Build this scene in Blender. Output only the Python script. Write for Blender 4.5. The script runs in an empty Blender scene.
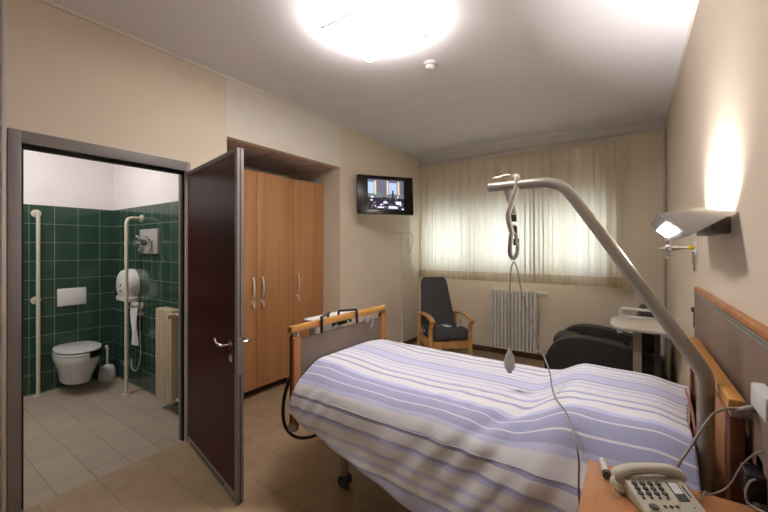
import bpy, bmesh, math, random
from mathutils import Vector, Matrix, noise
random.seed(7)
S = bpy.context.scene
COL = S.collection
PI = math.pi
R_ = math.radians

# ------------------------------------------------------------------ materials
def lin(c):
    return tuple(((v / 255) / 12.92 if v / 255 <= .04045 else ((v / 255 + .055) / 1.055) ** 2.4) for v in c) + (1,)

def nodes(name):
    m = bpy.data.materials.new(name); m.use_nodes = True
    nt = m.node_tree
    return m, nt, nt.nodes['Principled BSDF']

def coords(nt, scale=(1, 1, 1), loc=(0, 0, 0), out='Object'):
    tc = nt.nodes.new('ShaderNodeTexCoord'); mp = nt.nodes.new('ShaderNodeMapping')
    mp.inputs['Scale'].default_value = scale; mp.inputs['Location'].default_value = loc
    nt.links.new(tc.outputs[out], mp.inputs['Vector'])
    return mp.outputs['Vector']

def ramp(nt, fac, stops, const=False):
    r = nt.nodes.new('ShaderNodeValToRGB')
    if const: r.color_ramp.interpolation = 'CONSTANT'
    e = r.color_ramp.elements
    e[0].position, e[0].color = stops[0]
    e[1].position, e[1].color = stops[-1]
    for p, c in stops[1:-1]:
        x = e.new(p); x.color = c
    nt.links.new(fac, r.inputs['Fac'])
    return r.outputs['Color']

def bump(nt, b, height, strength, dist=.01):
    n = nt.nodes.new('ShaderNodeBump'); n.inputs['Strength'].default_value = strength
    n.inputs['Distance'].default_value = dist
    nt.links.new(height, n.inputs['Height']); nt.links.new(n.outputs['Normal'], b.inputs['Normal'])

def mat(name, c, rough=.5, metal=0, var=.06, scale=8, bmp=0, spec=.5, coat=0):
    m, nt, b = nodes(name)
    n = nt.nodes.new('ShaderNodeTexNoise'); n.inputs['Scale'].default_value = scale; n.inputs['Detail'].default_value = 4
    nt.links.new(coords(nt), n.inputs['Vector'])
    k = lin(c)
    lo = tuple(v * (1 - var) for v in k[:3]) + (1,); hi = tuple(min(1, v * (1 + var)) for v in k[:3]) + (1,)
    nt.links.new(ramp(nt, n.outputs['Fac'], [(.3, lo), (.7, hi)]), b.inputs['Base Color'])
    b.inputs['Roughness'].default_value = rough; b.inputs['Metallic'].default_value = metal
    b.inputs['Specular IOR Level'].default_value = spec; b.inputs['Coat Weight'].default_value = coat
    if bmp: bump(nt, b, n.outputs['Fac'], bmp, .004)
    return m

def wood(name, c, c2, axis='z', rough=.45, dens=14, coat=0):
    m, nt, b = nodes(name)
    sc = [dens] * 3; sc['xyz'.index(axis)] = dens * .045
    n = nt.nodes.new('ShaderNodeTexNoise'); n.inputs['Scale'].default_value = 1; n.inputs['Detail'].default_value = 6
    n.inputs['Distortion'].default_value = .4
    nt.links.new(coords(nt, sc), n.inputs['Vector'])
    nt.links.new(ramp(nt, n.outputs['Fac'], [(.3, lin(c2)), (.7, lin(c))]), b.inputs['Base Color'])
    b.inputs['Roughness'].default_value = rough; b.inputs['Coat Weight'].default_value = coat
    return m

def tiles(name, c, c2, grout, axes, w, h, mort, rough, loc=(0, 0), var=.12, spec=.5, off=0.0):
    m, nt, b = nodes(name)
    tc = nt.nodes.new('ShaderNodeTexCoord'); sx = nt.nodes.new('ShaderNodeSeparateXYZ'); cx = nt.nodes.new('ShaderNodeCombineXYZ')
    nt.links.new(tc.outputs['Object'], sx.inputs[0])
    for i, a in enumerate(axes):
        ad = nt.nodes.new('ShaderNodeMath'); ad.operation = 'SUBTRACT'; ad.inputs[1].default_value = loc[i]
        nt.links.new(sx.outputs['XYZ'.index(a)], ad.inputs[0]); nt.links.new(ad.outputs[0], cx.inputs[i])
    br = nt.nodes.new('ShaderNodeTexBrick'); br.offset = off; br.squash = 1
    br.inputs['Scale'].default_value = 1; br.inputs['Brick Width'].default_value = w; br.inputs['Row Height'].default_value = h
    br.inputs['Mortar Size'].default_value = mort; br.inputs['Mortar Smooth'].default_value = .1
    br.inputs['Color1'].default_value = lin(c); br.inputs['Color2'].default_value = lin(c2); br.inputs['Mortar'].default_value = lin(grout)
    nt.links.new(cx.outputs[0], br.inputs['Vector'])
    n = nt.nodes.new('ShaderNodeTexNoise'); n.inputs['Scale'].default_value = 7; n.inputs['Detail'].default_value = 4
    nt.links.new(tc.outputs['Object'], n.inputs['Vector'])
    mx = nt.nodes.new('ShaderNodeMix'); mx.data_type = 'RGBA'; mx.blend_type = 'MULTIPLY'; mx.inputs['Factor'].default_value = 1
    nt.links.new(br.outputs['Color'], mx.inputs['A'])
    nt.links.new(ramp(nt, n.outputs['Fac'], [(.3, (1 - var,) * 3 + (1,)), (.7, (1, 1, 1, 1))]), mx.inputs['B'])
    nt.links.new(mx.outputs['Result'], b.inputs['Base Color'])
    b.inputs['Roughness'].default_value = rough; b.inputs['Specular IOR Level'].default_value = spec
    bump(nt, b, br.outputs['Fac'], -.15, .003)
    return m

def emit(name, c, s):
    m, nt, b = nodes(name)
    b.inputs['Base Color'].default_value = lin(c); b.inputs['Emission Color'].default_value = lin(c); b.inputs['Emission Strength'].default_value = s
    return m

def cloth(name, c, c2, transl, dens=(60, 60, 60), rough=.9):
    m, nt, b = nodes(name)
    n = nt.nodes.new('ShaderNodeTexNoise'); n.inputs['Scale'].default_value = 1; n.inputs['Detail'].default_value = 3
    nt.links.new(coords(nt, dens), n.inputs['Vector'])
    col = ramp(nt, n.outputs['Fac'], [(.3, lin(c2)), (.7, lin(c))])
    nt.links.new(col, b.inputs['Base Color']); b.inputs['Roughness'].default_value = rough
    b.inputs['Specular IOR Level'].default_value = .1
    if transl:
        t = nt.nodes.new('ShaderNodeBsdfTranslucent'); t.inputs['Color'].default_value = lin(tuple(v * .4 + w_ * .6 for v, w_ in zip(c, (231, 229, 220))))
        mx = nt.nodes.new('ShaderNodeMixShader'); mx.inputs[0].default_value = transl
        nt.links.new(b.outputs[0], mx.inputs[1]); nt.links.new(t.outputs[0], mx.inputs[2])
        nt.links.new(mx.outputs[0], nt.nodes['Material Output'].inputs['Surface'])
    return m

def striped(name):
    m, nt, b = nodes(name)
    uv = nt.nodes.new('ShaderNodeUVMap'); sx = nt.nodes.new('ShaderNodeSeparateXYZ')
    nt.links.new(uv.outputs[0], sx.inputs[0])
    # gentle waviness of the weave
    n = nt.nodes.new('ShaderNodeTexNoise'); n.inputs['Scale'].default_value = 3
    nt.links.new(uv.outputs[0], n.inputs['Vector'])
    ad = nt.nodes.new('ShaderNodeMath'); ad.operation = 'MULTIPLY_ADD'; ad.inputs[1].default_value = .02
    nt.links.new(n.outputs['Fac'], ad.inputs[0]); nt.links.new(sx.outputs[1], ad.inputs[2])
    dv = nt.nodes.new('ShaderNodeMath'); dv.operation = 'DIVIDE'; dv.inputs[1].default_value = .92
    nt.links.new(ad.outputs[0], dv.inputs[0])
    fr = nt.nodes.new('ShaderNodeMath'); fr.operation = 'FRACT'; nt.links.new(dv.outputs[0], fr.inputs[0])
    W, L, D = lin((228, 227, 233)), lin((202, 205, 233)), lin((172, 175, 208))
    half = [(0, L), (.05, D), (.062, W), (.088, L), (.108, W), (.14, L), (.156, W), (.2, L), (.214, D), (.228, W), (.28, D), (.3, W), (.36, L), (.385, D), (.425, W), (.432, D)]
    cs_ = [c for _, c in half]
    st = [(v / .92, c) for v, c in half]
    st += [(1 - half[k][0] / .92, cs_[k - 1]) for k in range(len(half) - 1, 0, -1)]
    nt.links.new(ramp(nt, fr.outputs[0], st, True), b.inputs['Base Color'])
    b.inputs['Roughness'].default_value = .92; b.inputs['Specular IOR Level'].default_value = .1
    n2 = nt.nodes.new('ShaderNodeTexNoise'); n2.inputs['Scale'].default_value = 30; n2.inputs['Detail'].default_value = 4
    nt.links.new(coords(nt), n2.inputs['Vector']); bump(nt, b, n2.outputs['Fac'], .25, .006)
    return m

def glass(name):
    m, nt, b = nodes(name)
    t = nt.nodes.new('ShaderNodeBsdfTransparent'); g = nt.nodes.new('ShaderNodeBsdfGlossy'); g.inputs['Roughness'].default_value = .02
    f = nt.nodes.new('ShaderNodeFresnel'); mx = nt.nodes.new('ShaderNodeMixShader')
    t.inputs[0].default_value = (.93, .96, .95, 1)
    nt.links.new(f.outputs[0], mx.inputs[0]); nt.links.new(t.outputs[0], mx.inputs[1]); nt.links.new(g.outputs[0], mx.inputs[2])
    nt.links.new(mx.outputs[0], nt.nodes['Material Output'].inputs['Surface'])
    return m

M = dict(
    wall=mat('wall_paint_beige', (230, 216, 196), .85, var=.02, scale=3, bmp=.05, spec=.2),
    wallw=mat('wall_paint_white', (232, 226, 214), .85, var=.02, scale=3, spec=.2),
    wallb=mat('bathroom_paint', (235, 230, 230), .85, var=.02, scale=3, spec=.2),
    ceil=mat('ceiling_paint', (238, 236, 241), .9, var=.015, scale=3, spec=.15),
    soff=mat('soffit_board', (214, 194, 182), .8, var=.05, spec=.2),
    floor=tiles('floor_tile_tan', (178, 154, 124), (172, 148, 118), (140, 118, 94), 'XY', .285, .285, .0022, .38, (-2.46, .88), .14),
    bfloor=tiles('floor_tile_grey', (178, 164, 148), (171, 157, 141), (128, 116, 104), 'XY', .425, .2, .0022, .4, (-3.43, .885), .1),
    tilex=tiles('green_tile_a', (46, 72, 61), (52, 80, 68), (128, 146, 134), 'YZ', .197, .193, .0028, .12, (.987, .01), .2),
    tiley=tiles('green_tile_b', (46, 72, 61), (52, 80, 68), (128, 146, 134), 'XZ', .197, .193, .0028, .12, (-5.04, .01), .2),
    trimw=mat('white_trim', (214, 208, 204), .5, var=.03),
    base=wood('brown_baseboard', (112, 82, 58), (88, 62, 44), 'x', .5),
    dark=mat('dark_rubber_trim', (28, 22, 20), .6),
    frame=mat('grey_door_frame', (136, 130, 129), .45, 0, .04),
    leaf=mat('maroon_laminate', (62, 12, 14), .36, 0, .12, 3, spec=.14),
    alu=mat('aluminium', (178, 178, 182), .35, .8, .05),
    ivm=mat('drip_stand_steel', (222, 220, 216), .3, .35, .03),
    chrome=mat('chrome', (215, 215, 218), .14, 1, .03),
    seal=mat('black_seal', (12, 11, 11), .6),
    beech=wood('wardrobe_beech', (192, 142, 96), (174, 122, 78), 'z', .42, 16),
    beechx=wood('bedside_beech', (190, 136, 92), (168, 110, 70), 'y', .36, 22),
    raily=wood('rail_beech', (216, 160, 88), (196, 136, 66), 'y', .36, 18),
    postz=wood('post_beech', (196, 134, 80), (172, 108, 60), 'z', .4, 18),
    chairw=wood('chair_beech', (214, 166, 108), (192, 140, 84), 'z', .35, 16),
    carc=wood('carcass_brown', (112, 66, 44), (86, 48, 32), 'z', .5, 16),
    taupe=mat('taupe_laminate', (124, 108, 98), .5, 0, .06, 12),
    taupe2=mat('taupe_panel', (132, 110, 96), .5, 0, .06, 12),
    black=mat('black_plastic', (16, 15, 16), .35, 0, .1),
    dmar=mat('dark_maroon_plastic', (40, 20, 28), .35),
    leather=mat('black_leather', (40, 38, 38), .5, 0, .15, 14, .12),
    char=mat('charcoal_upholstery', (66, 68, 72), .8, 0, .16, 60, .2),
    ivory=mat('ivory_plastic', (206, 202, 184), .38, 0, .03),
    white=mat('white_plastic', (226, 226, 224), .35, 0, .03),
    cer=mat('white_ceramic', (205, 208, 205), .1, 0, .02),
    radi=mat('white_radiator_enamel', (230, 227, 222), .35, 0, .03),
    radb=mat('ivory_radiator_enamel', (204, 190, 164), .4, 0, .03),
    greyp=mat('grey_plastic', (164, 163, 160), .45, 0, .05),
    dgrey=mat('dark_grey_plastic', (74, 74, 76), .5, 0, .05),
    pole=mat('grey_painted_steel', (158, 152, 141), .36, .1, .04),
    steel=mat('brushed_steel', (170, 168, 164), .3, .9, .05),
    lampm=mat('lamp_grey', (100, 95, 91), .5, .1, .04),
    sheet=striped('striped_bedspread'),
    linen=mat('white_linen', (226, 222, 220), .9, 0, .04, 40, .2),
    redtrim=mat('red_trim', (176, 118, 112), .8),
    curt=cloth('curtain_cloth', (232, 218, 196), (222, 206, 182), .22),
    hem=cloth('curtain_hem_cloth', (206, 184, 148), (192, 168, 132), .22),
    paper=mat('white_paper', (236, 236, 238), .8, 0, .03),
    ctop=mat('table_cream', (216, 210, 194), .4, 0, .03),
    yellow=mat('yellow_plastic', (214, 186, 60), .4),
    red=mat('red_plastic', (186, 40, 34), .4),
    brass=mat('brass', (190, 160, 90), .3, .8),
    gripm=mat('pale_grip_plastic', (196, 189, 180), .4),
    strap=mat('grey_webbing', (142, 137, 136), .8, 0, .1, 50),
    cord=mat('grey_cord', (150, 142, 132), .5),
    glass=glass('window_glass'),
    shut=mat('shutter_slats', (150, 140, 124), .6),
    lampglow=emit('ceiling_lamp_glass', (255, 249, 245), 23),
    ledglow=emit('reading_lamp_glass', (255, 250, 244), 45),
    upglow=emit('uplight_tube', (255, 244, 228), 8),
    scr_sky=emit('screen_window_blue', (150, 172, 205), .8),
    scr_wall=emit('screen_wall', (88, 96, 100), .8),
    scr_tan=emit('screen_pillar', (196, 178, 150), .8),
    scr_dark=emit('screen_dark', (22, 20, 30), .8),
    scr_lav=emit('screen_lavender', (200, 196, 225), .9),
    scr_mid=emit('screen_violet', (84, 84, 104), .8),
    hed=mat('screen_bezel', (10, 10, 11), .25),
)

# ------------------------------------------------------------------ mesh builder
WL = {}
class MB:
    def __init__(s): s.bm = bmesh.new(); s.uv = None; s.mi = 0
    def _merge(s, t):
        for f in t.faces: f.material_index = s.mi
        me = bpy.data.meshes.new('tmp'); t.to_mesh(me); t.free(); s.bm.from_mesh(me); bpy.data.meshes.remove(me); return s
    def box(s, x0, x1, y0, y1, z0, z1, bev=0, seg=2, M_=None):
        t = bmesh.new()
        bmesh.ops.create_cube(t, size=1, matrix=Matrix.Translation(((x0 + x1) / 2, (y0 + y1) / 2, (z0 + z1) / 2)) @ Matrix.Diagonal((abs(x1 - x0), abs(y1 - y0), abs(z1 - z0), 1)))
        if bev: bmesh.ops.bevel(t, geom=t.edges[:], offset=bev, segments=seg, profile=.5, affect='EDGES', clamp_overlap=True)
        if M_: bmesh.ops.transform(t, matrix=M_, verts=t.verts[:])
        return s._merge(t)
    def tube(s, pts, r, n=10, closed=False, flat=1.0):
        pts = [Vector(p) for p in pts]; k = len(pts)
        rs = r if isinstance(r, (list, tuple)) else [r] * k
        t = bmesh.new(); rings = []; nrm = None
        for i in range(k):
            a = pts[(i - 1) % k] if (closed or i) else pts[i]
            b = pts[(i + 1) % k] if (closed or i < k - 1) else pts[i]
            d = (b - a).normalized()
            if nrm is None:
                nrm = d.orthogonal().normalized() if abs(d.z) > .95 else d.cross(Vector((0, 0, 1))).normalized()
            nrm = (nrm - d * nrm.dot(d)).normalized(); bn = d.cross(nrm)
            rings.append([t.verts.new(pts[i] + (nrm * math.cos(2 * PI * j / n) + bn * math.sin(2 * PI * j / n) * flat) * rs[i]) for j in range(n)])
        for i in range(k if closed else k - 1):
            A, B = rings[i], rings[(i + 1) % k]
            for j in range(n): t.faces.new((A[j], A[(j + 1) % n], B[(j + 1) % n], B[j]))
        if not closed:
            t.faces.new(rings[0][::-1]); t.faces.new(rings[-1])
        return s._merge(t)
    def cyl(s, a, b, r, n=16): return s.tube([a, b], r, n)
    def lathe(s, prof, c=(0, 0, 0), n=24, M_=None):
        t = bmesh.new(); rings = []
        for r, z in prof:
            rings.append([t.verts.new((c[0] + r * math.cos(2 * PI * j / n), c[1] + r * math.sin(2 * PI * j / n), c[2] + z)) for j in range(n)] if r > 1e-6 else [t.verts.new((c[0], c[1], c[2] + z))])
        for A, B in zip(rings, rings[1:]):
            for j in range(n):
                q = [A[j % len(A)], A[(j + 1) % len(A)], B[(j + 1) % len(B)], B[j % len(B)]]
                q = [v for i, v in enumerate(q) if v not in q[:i]]
                if len(q) > 2: t.faces.new(q)
        for g, rv in ((rings[0], True), (rings[-1], False)):
            if len(g) > 2: t.faces.new(g[::-1] if rv else g)
        if M_: bmesh.ops.transform(t, matrix=M_, verts=t.verts[:])
        return s._merge(t)
    def prism(s, poly, vec, bev=0, seg=2):
        t = bmesh.new(); v = Vector(vec)
        A = [t.verts.new(p) for p in poly]; B = [t.verts.new(Vector(p) + v) for p in poly]; n = len(A)
        t.faces.new(A[::-1]); t.faces.new(B)
        for i in range(n): t.faces.new((A[i], A[(i + 1) % n], B[(i + 1) % n], B[i]))
        bmesh.ops.recalc_face_normals(t, faces=t.faces[:])
        if bev: bmesh.ops.bevel(t, geom=t.edges[:], offset=bev, segments=seg, profile=.5, affect='EDGES', clamp_overlap=True)
        return s._merge(t)
    def hull(s, pts, bev=0):
        t = bmesh.new()
        for p in pts: t.verts.new(p)
        bmesh.ops.convex_hull(t, input=t.verts[:])
        bmesh.ops.recalc_face_normals(t, faces=t.faces[:])
        if bev:
            bmesh.ops.dissolve_limit(t, angle_limit=.02, verts=t.verts[:], edges=t.edges[:])
            bmesh.ops.bevel(t, geom=t.edges[:], offset=bev, segments=2, profile=.5, affect='EDGES', clamp_overlap=True)
        return s._merge(t)
    def poly(s, pts):
        s.bm.faces.new([s.bm.verts.new(p) for p in pts]).material_index = s.mi; return s
    def grid(s, fn, nu, nv):                    # fn(u,v) -> (point, uv)
        uv = s.bm.loops.layers.uv.verify(); G = []
        for i in range(nu + 1):
            row = []
            for j in range(nv + 1):
                p, q = fn(i / nu, j / nv); row.append((s.bm.verts.new(p), q))
            G.append(row)
        for i in range(nu):
            for j in range(nv):
                q = [G[i][j], G[i + 1][j], G[i + 1][j + 1], G[i][j + 1]]
                f = s.bm.faces.new([a for a, _ in q])
                for l, (_, w) in zip(f.loops, q): l[uv].uv = w
        return s
    def pillow(s, c, sx, sy, sz, p=.35, nu=16, nv=10, M_=None):   # superellipsoid
        t = bmesh.new(); bmesh.ops.create_uvsphere(t, u_segments=nu * 2, v_segments=nv * 2, radius=1)
        f = lambda v: math.copysign(abs(v) ** p, v)
        for v in t.verts: v.co = Vector((f(v.co.x) * sx / 2, f(v.co.y) * sy / 2, f(v.co.z) * sz / 2)) + Vector(c)
        if M_: bmesh.ops.transform(t, matrix=M_, verts=t.verts[:])
        return s._merge(t)
    def build(s, name, m, parent=None, local=False, smooth=True, origin=None, ang=35):
        bm = s.bm
        bmesh.ops.recalc_face_normals(bm, faces=bm.faces[:]) if smooth != 'keep' else None
        for f in bm.faces: f.smooth = True
        for e in bm.edges:
            if len(e.link_faces) == 2 and e.calc_face_angle(0) > R_(ang): e.smooth = False
        off = Vector((0, 0, 0))
        if parent is not None:
            if not local: off = WL[parent.name]
        elif origin == 'base':
            xs = [v.co for v in bm.verts]
            off = Vector(((min(p.x for p in xs) + max(p.x for p in xs)) / 2, (min(p.y for p in xs) + max(p.y for p in xs)) / 2, min(p.z for p in xs)))
        if off.length: bmesh.ops.translate(bm, verts=bm.verts[:], vec=-off)
        me = bpy.data.meshes.new(name); bm.to_mesh(me); bm.free()
        for k in (m if isinstance(m, list) else [m]): me.materials.append(M[k])
        o = bpy.data.objects.new(name, me); COL.objects.link(o)
        if parent is not None:
            o.parent = parent; WL[o.name] = WL[parent.name]
        else:
            o.location = off; WL[o.name] = off
        return o

def tag(o, label, cat, group=None):
    o['label'] = label; o['category'] = cat
    if group: o['group'] = group
    return o

def thing(name, label, cat, loc=(0, 0, 0), rz=0, group=None):
    o = bpy.data.objects.new(name, None); COL.objects.link(o); o.empty_display_size = .1
    o.location = loc; o.rotation_euler = (0, 0, rz); WL[o.name] = Vector(loc)
    return tag(o, label, cat, group)

def solo(mb, name, m, label, cat, group=None):
    return tag(mb.build(name, m, origin='base'), label, cat, group)

def struct(name, mb, m, parent=None):
    o = mb.build(name, m, parent)
    if parent is None: o['kind'] = 'structure'
    return o

def spl(pts, n=8):
    P = [Vector(p) for p in pts]; out = []
    for i in range(len(P) - 1):
        a, b, c, d = P[max(i - 1, 0)], P[i], P[i + 1], P[min(i + 2, len(P) - 1)]
        for k in range(n):
            t = k / n
            out.append(.5 * ((2 * b) + (c - a) * t + (2 * a - 5 * b + 4 * c - d) * t * t + (3 * b - a - 3 * c + d) * t ** 3))
    return out + [P[-1]]

# ------------------------------------------------------------------ the setting
L, R, B, F, C = -2.842, .325, 5.157, -.5, 2.957
BX, BY, BF, T = -5.04, 1.71, -.3, .08
D0, D1, DH = .524, 1.44, 2.09                     # bathroom doorway in the left wall
N0, N1, NZ, NB = 1.782, 3.228, 2.45, -3.74         # wardrobe niche
struct('floor', MB().box(L - .02, R + .1, F - .1, B + .1, -.1, 0).box(NB - .05, L - .02, N0, N1, -.1, 0), 'floor')
struct('floor_bathroom', MB().box(BX - .1, L - .02, BF - .1, BY, -.1, 0), 'bfloor')
struct('ceiling', MB().box(BX - .1, R + .1, F - .1, B + .1, C, C + .1), 'ceil')
w = MB().box(L - T, L, F, D0, 0, C).box(L - T, L, D0, D1, DH, C).box(L - T, L, D1, N0 - .0, 0, C)
struct('wall_left', w, 'wall')
struct('wall_left_far', MB().box(L - T, L, N1, B, 0, C), 'wall')
struct('wall_niche_side', MB().box(NB, L - T, N1, N1 + .07, 0, C), 'wall')
struct('wall_soffit', MB().box(L - T, L, N0, N1, NZ, C), 'wallw')
struct('ceiling_niche', MB().box(NB, L - T, N0, 2.352, NZ, NZ + .03).box(NB, L - T, 2.368, 2.925, NZ, NZ + .03).box(NB, L - T, 2.941, N1, NZ, NZ + .03), 'soff')
struct('wall_niche', MB().box(NB - .06, NB, BY + .02, N1 + .07, 0, C).box(NB, L - T, BY + .02, N0, 0, C), 'wallw')
struct('wall_right', MB().box(R, R + .1, F - .1, B + .1, 0, C), 'wall')
W0, W1, WZ0, WZ1 = -2.74, -.2, 1.17, 2.45
struct('wall_back', MB().box(L - T, W0, B, B + .25, 0, C).box(W1, R + .1, B, B + .25, 0, C).box(W0, W1, B, B + .25, 0, WZ0).box(W0, W1, B, B + .25, WZ1, C), 'wall')
struct('wall_front', MB().box(L - T, -1.7, F - .1, F, 0, C).box(-1.7, R, F - .1, F, 2.3, C), 'wall')  # large opening behind the camera, so less light bounces onto the bed
struct('wall_unseen_corridor', MB().box(-2.6, -2.5, -2.6, F - .1, 0, 2.5).box(R + .1, R + .2, -2.6, F - .1, 0, 2.5).box(-2.6, R + .2, -2.7, -2.6, 0, 2.5), 'wall')  # unseen unlit corridor, added to keep the bed's near side dark
struct('floor_unseen_corridor', MB().box(-2.6, R + .2, -2.7, F - .1, -.1, 0), 'floor')
struct('ceiling_unseen_corridor', MB().box(-2.6, R + .2, -2.7, F - .1, 2.5, 2.6), 'ceil')
struct('wall_bathroom_far', MB().box(BX - .1, BX, BF - .1, BY + .02, 1.94, C), 'wallb')
struct('wall_bathroom_tiles', MB().box(BX - .1, BX, BF - .1, BY + .02, 0, 1.94), 'tilex')
struct('wall_bathroom_side', MB().box(BX, L - T, BY, BY + .02, 1.94, C).box(BX - .1, NB - .06, BY + .02, BY + .1, 0, C), 'wallb')
struct('wall_bathroom_side_tiles', MB().box(BX, L - T, BY, BY + .02, 0, 1.94), 'tiley')
struct('wall_bathroom_near', MB().box(BX, L - T, BF - .1, BF, 0, C).box(L - T - .01, L - T, BF, D0 - .03, 0, C), 'wallb')
# window: frame, two sashes, glass, shutter half down, sill
wn = MB().box(W0, W1, B + .1, B + .16, WZ0, WZ0 + .06).box(W0, W1, B + .1, B + .16, WZ1 - .06, WZ1)
for x in (W0, W0 + .82, W0 + 1.66, W1 - .06): wn.box(x, x + .06, B + .1, B + .16, WZ0, WZ1)
win = struct('window_1', wn, 'trimw')
MB().box(W0 + .03, W1 - .03, B + .127, B + .133, WZ0 + .03, WZ1 - .03).build('window_pane', 'glass', win)
sh = MB()
for k in range(9): sh.box(W0, W1, B + .2, B + .215, WZ1 - .05 * (k + 1) + .004, WZ1 - .05 * k, .004, 1)
sh.build('roller_shutter', 'shut', win)
struct('window_sill', MB().box(W0, W1, B - .004, B + .1, WZ0 - .03, WZ0, .003), 'trimw')
# cornice strips, corner pipe, baseboards, corner guard at the entrance
struct('trim_1', MB().box(L, L + .018, F, B, C - .022, C), 'wallw')
struct('trim_2', MB().prism([(L, B, C), (L, B - .06, C), (L, B - .045, C - .03), (L, B - .02, C - .05), (L, B, C - .1)], (R - L, 0, 0)).box(L + .0, R, B - .01, B, C - .12, C - .1), 'trimw')
struct('trim_3', MB().box(R - .012, R, F, B, C - .014, C), 'wallw')
struct('trim_4', MB().cyl((R - .02, B - .02, 0), (R - .02, B - .02, C - .1), .012).box(L + .0, L + .03, B - .03, B, 2.745, C - .1), 'trimw')
struct('baseboard_back', MB().box(L, R, B - .012, B, 0, .075, .003), 'base')
struct('baseboard_left', MB().box(L, L + .012, N1, B - .012, 0, .075, .003), 'base')
struct('baseboard_right', MB().box(R - .012, R, F, B - .012, 0, .075, .003), 'base')
struct('trim_5', MB().box(L, L + .012, .445, .464, 0, C - .022, .003), 'trimw')
struct('wall_entrance', MB().box(L, L + .008, F, .436, .13, C - .022), 'wallw')
struct('baseboard_entrance', MB().box(L, L + .012, F, .436, 0, .13), 'dark')

# ------------------------------------------------------------------ bathroom door (frame + open leaf)
door = thing('door_1', 'open dark maroon bathroom door in a grey metal frame', 'door', (L, D1, 0))
del door['label']; del door['category']; door['kind'] = 'structure'
f = MB()
f.box(L - T - .012, L + .012, D0 - .055, D0, 0, DH + .072, .003).box(L - T - .012, L + .012, D1, D1 + .03, 0, DH + .072, .003)
f.box(L - T - .012, L + .012, D0, D1, DH, DH + .072, .003)
f.box(L - T - .012, L - .05, D0, D0 + .012, 0, DH).box(L - T - .012, L - .05, D1 - .012, D1, 0, DH).box(L - T - .012, L - .05, D0, D1, DH - .012, DH)
f.build('door_frame', 'frame', door)
MB().box(L - .06, L - .03, D0, D0 + .016, 0, DH).box(L - .06, L - .03, D1 - .014, D1, 0, DH).box(L - .06, L - .03, D0, D1, DH - .022, DH).build('seal', 'seal', door)
# leaf in its own frame: u along the leaf from the hinge, w towards the wardrobe side
ang = math.atan2(1.25 - D1, -1.905 + 2.83)
ML = Matrix.Translation((L + .012, D1 - .002, 0)) @ Matrix.Rotation(ang, 4, 'Z')
LW, LT = .965, .042
leaf = MB().box(.03, LW - .03, .003, LT - .003, .06, DH - .035, M_=ML).build('door_leaf', 'leaf', door)
e = MB().box(0, .028, 0, LT, .008, DH - .008, .002, M_=ML).box(LW - .032, LW, 0, LT * .42, .008, DH - .008, .002, M_=ML).box(LW - .03, LW - .004, LT * .5, LT, .008, DH - .008, .002, M_=ML)
e.box(.028, LW - .032, 0, LT, DH - .034, DH - .008, .002, M_=ML).box(.028, LW - .032, 0, LT, .008, .06, .002, M_=ML)
e.build('edge_trim', 'frame', leaf)
MB().box(LW - .03, LW - .003, LT * .38, LT * .56, .008, DH - .01, M_=ML).build('edge_seal', 'seal', leaf)
MB().box(.1, LW - .2, -.002, .002, .022, .046, M_=ML).build('kick_grille', 'dgrey', leaf)
MB().box(LW - .001, LW + .002, .004, .022, .76, .98, M_=ML).build('lock_plate', 'steel', leaf)
hz = .93
for sd, w0 in ((-1, 0), (1, LT)):
    pts = [(LW - .075, w0, hz), (LW - .075, w0 + sd * .05, hz), (LW - .085, w0 + sd * .06, hz), (LW - .14, w0 + sd * .062, hz), (LW - .2, w0 + sd * .05, hz + .012)]
    h = MB().tube([ML @ Vector(p) for p in spl(pts, 4)], .0095, 10)
    h.cyl(ML @ Vector((LW - .075, w0, hz)), ML @ Vector((LW - .075, w0 + sd * .008, hz)), .026)
    h.cyl(ML @ Vector((LW - .075, w0, hz - .085)), ML @ Vector((LW - .075, w0 + sd * .007, hz - .085)), .024)
    h.build('handle', 'chrome', leaf)

# ------------------------------------------------------------------ wardrobes in the niche
WX = -3.1
def wardrobe(label, y0, y1, doors, feet):
    t = thing('wardrobe', label, 'wardrobe', (WX - .29, (y0 + y1) / 2, 0), 0, 'wardrobes in the niche')
    MB().box(WX - .58, WX - .021, y0, y1, .09, 2.265, .002).build('body', 'carc', t)
    for a, b, hs in doors:
        d = MB().box(WX - .02, WX, a + .003, b - .003, .09, 2.265, .002).build('door', 'beech', t)
        hy = b - .055 if hs > 0 else a + .055
        MB().tube(spl([(WX, hy, 1.205), (WX + .022, hy, 1.19), (WX + .034, hy, 1.11), (WX + .026, hy, 1.03), (WX, hy, 1.005)], 5), [.0095] * 21, 8).build('handle', 'ivm', d)
        MB().cyl((WX, hy, .955), (WX + .012, hy, .955), .017).cyl((WX + .01, hy, .955), (WX + .035, hy, .95), .006).box(WX + .03, WX + .034, hy - .011, hy + .011, .9, .95, .003).build('lock', 'ivm', d)
    for y in feet:
        MB().box(WX - .07, WX - .03, y - .02, y + .02, 0, .09).build('leg', 'steel', t)
    MB().box(WX - .5, WX - .46, y0 + .02, y1 - .02, 0, .09).build('plinth', 'dark', t)
wardrobe('wide two-door beech wardrobe in the niche next to the open maroon door', N0 + .012, 2.738, [(N0 + .012, 2.27, 1), (2.27, 2.738, -1)], (N0 + .06, 2.70))
wardrobe('narrow single-door beech wardrobe in the niche, on the side nearest the television', 2.742, 3.215, [(2.742, 3.215, -1)], (2.79, 3.15))

# ------------------------------------------------------------------ television on its bracket
tv = thing('television', 'flat black television on a bracket high on the beige wall', 'television', (-2.5, 3.69, 1.91), math.atan2(.82, .58))
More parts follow.
